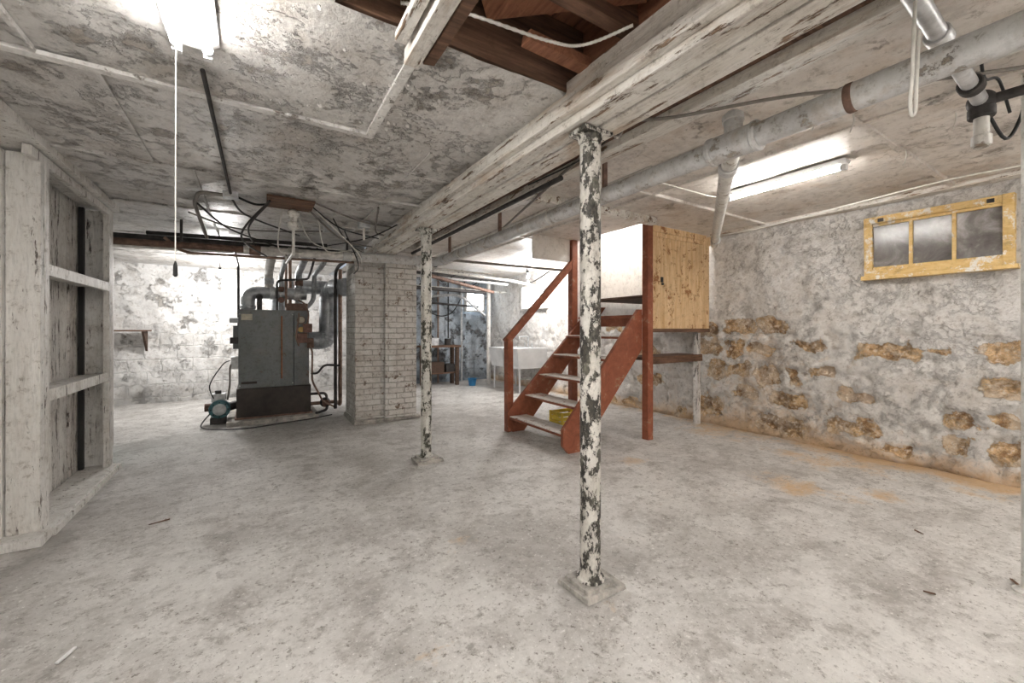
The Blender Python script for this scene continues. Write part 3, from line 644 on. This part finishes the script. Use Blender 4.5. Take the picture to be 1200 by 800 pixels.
b.box(3.60,4.88,4.13,4.16,1.30,3.5,M_whitep); b.box(3.63,3.66,3.1,4.13,2.385,3.5,M_whitep); b.box(3.63,4.9,3.09,3.11,2.39,3.5,M_whitep); b.box(3.6,4.95,3.05,4.2,3.5,3.53,M_whitep)
b.box(2.9,3.49,4.14,4.16,2.08,ZR,M_whitep)
b.done()
b=B('ledge_workbench')
b.box(3.72,4.83,3.15,3.50,.85,.885,M_woodx,.003); b.box(3.72,4.83,3.13,3.15,.80,.885,M_woodx,.003)
b.box(4.74,4.80,3.14,3.2,0,1.16,M_boardd,.003); b.done(.003)
b=B('yellow_crate')
cx0,cx1,cy0,cy1=3.02,3.36,3.72,3.95
b.box(cx0,cx1,cy0,cy1,.0,.012,M_yel)
for (x0_,x1_,y0_,y1_) in ((cx0,cx1,cy0,cy0+.01),(cx0,cx1,cy1-.01,cy1),(cx0,cx0+.01,cy0,cy1),(cx1-.01,cx1,cy0,cy1)):
    for z in (.02,.075,.13,.185): b.box(x0_,x1_,y0_,y1_,z,z+.04,M_yel)
for x in (cx0+.005,cx1-.005):
    for y in (cy0+.005,cy1-.005): b.box(x-.012,x+.012,y-.012,y+.012,0,.23,M_yel)
b.done(.002)

# ---------------------------------------------------------------- windows
b=B('window_1')
y0,y1,z0_,z1_=.60,1.50,1.69,2.235; xw=4.84
b.box(xw,4.93,y0,y1,z0_,z0_+.06,M_win,.003); b.box(xw,4.93,y0,y1,z1_-.06,z1_,M_win,.003)
b.box(xw,4.93,y0,y0+.06,z0_,z1_,M_win,.003); b.box(xw,4.93,y1-.06,y1,z0_,z1_,M_win,.003)
b.box(xw-.025,4.9,y0-.02,y1+.02,z0_-.03,z0_+.005,M_win,.003)
for k in (1,2):
    yy=y0+.06+(y1-y0-.12)*k/3; b.box(xw+.01,4.9,yy-.012,yy+.012,z0_+.05,z1_-.05,M_win,.002)
for (a,c,d,e) in ((y0+.06,y1-.06,z0_+.06,z0_+.085),(y0+.06,y1-.06,z1_-.085,z1_-.06)): b.box(xw+.012,4.9,a,c,d,e,M_win)
b.box(xw+.028,xw+.033,y0+.05,y1-.05,z0_+.05,z1_-.05,M_glass)
b.box(xw-.008,xw+.004,y0+.1,y0+.14,z1_-.05,z1_-.02,M_iron); b.box(xw-.008,xw+.004,y1-.14,y1-.1,z1_-.05,z1_-.02,M_iron)
b.done(.003)
b=B('window_2'); x0_,x1_=4.2,4.62
b.box(x0_,x1_,8.70,8.76,1.66,2.08,M_day)
for q in ((x0_-.04,x0_,1.62,2.12),(x1_,x1_+.04,1.62,2.12),(x0_,x1_,1.62,1.66),(x0_,x1_,2.08,2.12),((x0_+x1_)/2-.012,(x0_+x1_)/2+.012,1.66,2.08)): b.box(q[0],q[1],8.66,8.78,q[2],q[3],M_boardw)
b.done(.003)
b=B('window_3'); y0_,y1_=6.5,7.25
b.box(4.82,4.86,y0_,y1_,1.66,2.08,M_day)
for q in ((y0_-.04,y0_,1.62,2.12),(y1_,y1_+.04,1.62,2.12),(y0_,y1_,1.62,1.66),(y0_,y1_,2.08,2.12),((y0_+y1_)/2-.012,(y0_+y1_)/2+.012,1.66,2.08)): b.box(4.79,4.9,q[0],q[1],q[2],q[3],M_boardw)
b.done(.003)

# ---------------------------------------------------------------- laundry area
b=B('laundry_tub_sink')
xa,xb_,y0_,y1_,zt=4.10,4.80,6.35,7.45,.84
for yy0,yy1 in ((y0_,(y0_+y1_)/2-.01),((y0_+y1_)/2+.01,y1_)):
    o=[(xa,yy0),(xb_,yy0),(xb_,yy1),(xa,yy1)]; i_=[(xa+.06,yy0+.04),(xb_-.03,yy0+.04),(xb_-.03,yy1-.04),(xa+.06,yy1-.04)]
    oi=[(xa+.02,yy0+.02),(xb_-.02,yy0+.02),(xb_-.02,yy1-.02),(xa+.02,yy1-.02)]
    vo=[b.bm.verts.new((x,y,zt)) for x,y in o]; vi=[b.bm.verts.new((x,y,zt)) for x,y in oi]; lo=[b.bm.verts.new((x,y,zt-.36)) for x,y in i_]; ob=[b.bm.verts.new((x,y,zt-.38)) for x,y in i_]
    im=b.mi(M_sink)
    for k in range(4):
        for q in ((vo[k],vo[(k+1)%4],vi[(k+1)%4],vi[k]),(vi[k],vi[(k+1)%4],lo[(k+1)%4],lo[k]),(vo[k],vo[(k+1)%4],ob[(k+1)%4],ob[k])):
            f=b.bm.faces.new(q); f.material_index=im
    f=b.bm.faces.new(lo); f.material_index=im; f=b.bm.faces.new(ob); f.material_index=im
for x in (xa+.1,xb_-.08):
    for y in (y0_+.08,y1_-.08): b.cyl((x,y,0),(x,y,zt-.3),.018,M_sink)
b.tube(fillet([(4.72,6.9,.84),(4.72,6.9,1.06),(4.5,6.9,1.06),(4.5,6.9,.99)],.05),.012,M_galv,12)
b.cyl((4.72,6.77,.84),(4.72,6.77,.93),.012,M_galv); b.cyl((4.72,7.03,.84),(4.72,7.03,.93),.012,M_galv)
b.tube(fillet([(4.5,6.9,.46),(4.5,6.9,.2),(4.78,6.9,.2)],.06),.02,M_pipew,12)
b.done()
b=B('laundry_pipes')
b.tube([(4.35,7.9,0),(4.35,7.9,2.36)],.045,M_pipew,18)
b.tube(fillet([(2.2,6.3,2.16),(4.0,6.4,2.10),(4.6,6.5,2.05),(4.74,6.4,2.0)],.1),.022,M_pipew,12)
b.tube([(2.0,7.0,2.22),(4.85,7.2,2.18)],.026,M_iron,12); b.tube([(1.95,7.6,2.05),(4.75,7.8,2.02)],.02,M_pipew,12)
b.tube([(1.95,5.6,2.22),(4.85,5.5,2.22)],.02,M_wire,12); b.tube([(2.9,8.6,0),(2.9,8.6,2.3)],.035,M_iron,14); b.tube([(3.5,8.72,.0),(3.5,8.72,2.3)],.02,M_copper,10)
b.tube(fillet([(3.0,8.5,1.9),(3.7,8.0,1.95),(4.3,7.95,1.5)],.2),.03,M_galv,12)
b.tube(smoothpath([(3.2,8.6,1.6),(3.5,8.55,1.5),(3.8,8.6,1.6),(4.0,8.6,1.9)],8),.012,M_blk,8)
for (x,y) in ((2.6,6.6),(3.4,7.2),(4.0,5.9)): b.tube(smoothpath([(x,y,2.3),(x+.2,y+.2,2.05),(x+.5,y,2.25)],6),.01,M_blk,8)
b.tube([(2.1,6.0,2.15),(3.4,6.0,2.12)],.018,M_pipew,10); b.tube([(2.1,6.6,2.10),(4.1,6.7,2.06)],.024,M_galv,10); b.tube([(2.3,5.3,2.3),(2.9,8.5,2.05)],.02,M_iron,10)
b.tube([(2.2,5.9,2.02),(3.9,6.9,1.92)],.03,M_rust,12); b.tube([(2.3,7.3,1.98),(4.0,7.4,1.95)],.035,M_iron,12)
b.tube(fillet([(3.15,8.6,2.2),(3.15,8.6,1.2),(3.4,8.6,.95)],.1),.025,M_iron,10); b.tube([(4.05,8.65,0),(4.05,8.65,2.3)],.025,M_galv,10); b.tube([(3.72,8.66,1.0),(3.72,8.66,2.3)],.015,M_blk,8)
b.tube([(3.0,8.0,1.75),(4.2,8.1,1.70)],.022,M_iron,10)
b.done()
b=B('tool_workbench')
b.box(2.95,3.8,8.15,8.55,.82,.86,M_woodx,.003)
for x in (3.0,3.7):
    for y in (8.18,8.45): b.box(x,x+.07,y,y+.07,0,.82,M_woodd,.002)
b.box(3.02,3.75,8.2,8.5,.25,.28,M_woodx)
b.box(3.1,3.35,8.3,8.5,.86,1.02,M_galv); b.cyl((3.6,8.4,.86),(3.6,8.4,1.0),.07,M_iron)
b.box(3.15,3.45,8.25,8.5,.28,.5,M_woodd); b.box(3.5,3.7,8.25,8.5,.28,.45,M_iron)
b.done(.003)
b=B('blue_bucket'); b.lathe((3.95,7.9,0),[(0,.07),(.14,.09),(.145,.10),(.155,.10),(.155,.085),(.02,.065)],M_bluep); b.done()
b=B('wall_shelf'); b.box(-2.3,-1.42,8.45,8.74,1.17,1.195,M_woodx,.003)
for x in (-1.5,-2.2): b.prism([(x,8.46,1.17),(x,8.75,1.17),(x,8.75,.85)],(.03,0,0),M_woodd)
b.done(.002)
b=B('white_pole'); b.cyl((2.985,.33,0),(2.985,.33,ZR-.01),.022,M_pipew); b.lathe((2.985,.33,0),[(0,.05),(.008,.05),(.02,.028)],M_pipew); b.done()

# ---------------------------------------------------------------- light fixtures
def fixture(name,x,y0,y1,z,tubes,mat,w=.13):
    b=B(name); b.prism([(x-w/2,y0,z-.015),(x-w/4,y0,z-.045),(x+w/4,y0,z-.045),(x+w/2,y0,z-.015)],(0,y1-y0,0),M_fix)
    for dx in tubes:
        b.cyl((x+dx,y0+.03,z-.062),(x+dx,y1-.03,z-.062),.016,mat,seg=16)
        for yy in (y0+.005,y1-.03): b.box(x+dx-.014,x+dx+.014,yy,yy+.025,z-.085,z-.04,M_fix)
        for yy in (y0+.028,y1-.045): b.cyl((x+dx,yy,z-.062),(x+dx,yy+.017,z-.062),.0168,M_galv)
    return b.done(.002)
fixture('added_fill_fixture',-.19,.66,1.88,ZL,(-.045,.045),M_tubeL,.16)
fixture('added_fill_fixture',3.43,1.15,2.0,ZR,(0,),M_tubeR,.10)
fixture('added_fill_fixture',3.7,-1.6,-.4,ZR,(-.045,.045),M_fill,.16)  # added fill light, out of view behind the camera on the right
fixture('added_fill_fixture',2.3,-2.2,-1.0,ZR,(-.045,.045),M_fill,.16)  # unseen rear fixture, added to fill the foreground
fixture('added_fill_fixture',-.7,-2.2,-1.0,ZL,(-.045,.045),M_fill,.16)  # rear left fixture out of view, added as fill
fixture('added_fill_fixture',.8,-2.1,-.9,ZL,(-.045,.045),M_fill,.16)  # last of the added fill fixtures, unseen behind the camera
b=B('pull_string'); b.tube([(-.235,1.84,2.20),(-.237,1.845,1.44)],.002,M_wirew,6); b.lathe((-.237,1.845,1.385),[(0,.003),(.005,.007),(.04,.006),(.055,.002)],M_blk,seg=10); b.done()
def bulb(name,x,y,z,ceil,e):
    b=B(name); b.lathe((x,y,z),[(-.055,.004),(-.05,.018),(-.03,.029),(0,.031),(.03,.022),(.05,.014)],M_bulb); b.cyl((x,y,z+.05),(x,y,z+.09),.018,M_blk); b.cyl((x,y,z+.09),(x,y,ceil-.02),.004,M_blk,seg=8); b.lathe((x,y,ceil-.04),[(0,.05),(.03,.055)],M_fix); p=b.done()
    l=bpy.data.lights.new(name+'_lamp','POINT'); l.energy=e; l.shadow_soft_size=.08; l.color=(1,.98,.96); o=bpy.data.objects.new('lamp',l); o.location=(x,y,z-.14); scene.collection.objects.link(o); o.parent=p
bulb('light_bulb',-.45,7.6,2.05,ZL,58)
bulb('light_bulb',4.2,6.15,2.18,ZR,50)
bulb('light_bulb',4.3,3.65,3.05,3.5,24)
def fd():
    while True:
        x=random.uniform(-1,4.7); y=random.uniform(.5,5)
        if random.random()<(.35+ (x>2.3)*(y<1.8)*.6+(x<-.3)*.3): return (x,y,.004),(0,0,1)
flakes('floor_debris',420,fd,M_conc,.002,.010,.5)
b=B('white_chalk_stick'); b.beam((-.60,2.10,.01),(-.57,2.17,.01),.012,.008,M_fix); b.done(.002)
b=B('wood_scraps')
for (x,y,a,L) in ((-.55,3.3,.3,.10),(3.3,.75,1.0,.05),(2.6,.55,2.0,.04),(3.0,.35,.6,.07)):
    b.beam((x,y,.008),(x+L*math.cos(a),y+L*math.sin(a),.008),.008,.005,M_woodx,j=.002)
b.done()

# ---------------------------------------------------------------- world + camera
w=bpy.data.worlds.new('World'); scene.world=w; w.use_nodes=True
w.node_tree.nodes['Background'].inputs[0].default_value=(.8,.88,1,1); w.node_tree.nodes['Background'].inputs[1].default_value=.4
cam=bpy.data.cameras.new('Camera'); cam.lens=14.4; cam.sensor_width=36; cam.shift_y=-14/1200; cam.clip_start=.02
co=bpy.data.objects.new('Camera',cam); co.location=(0,0,1.2); co.rotation_euler=(math.radians(90),0,math.radians(-32.1)); scene.collection.objects.link(co); scene.camera=co
scene.view_settings.view_transform='Standard'
scene.view_settings.exposure=0.5
scene.view_settings.gamma=0.9
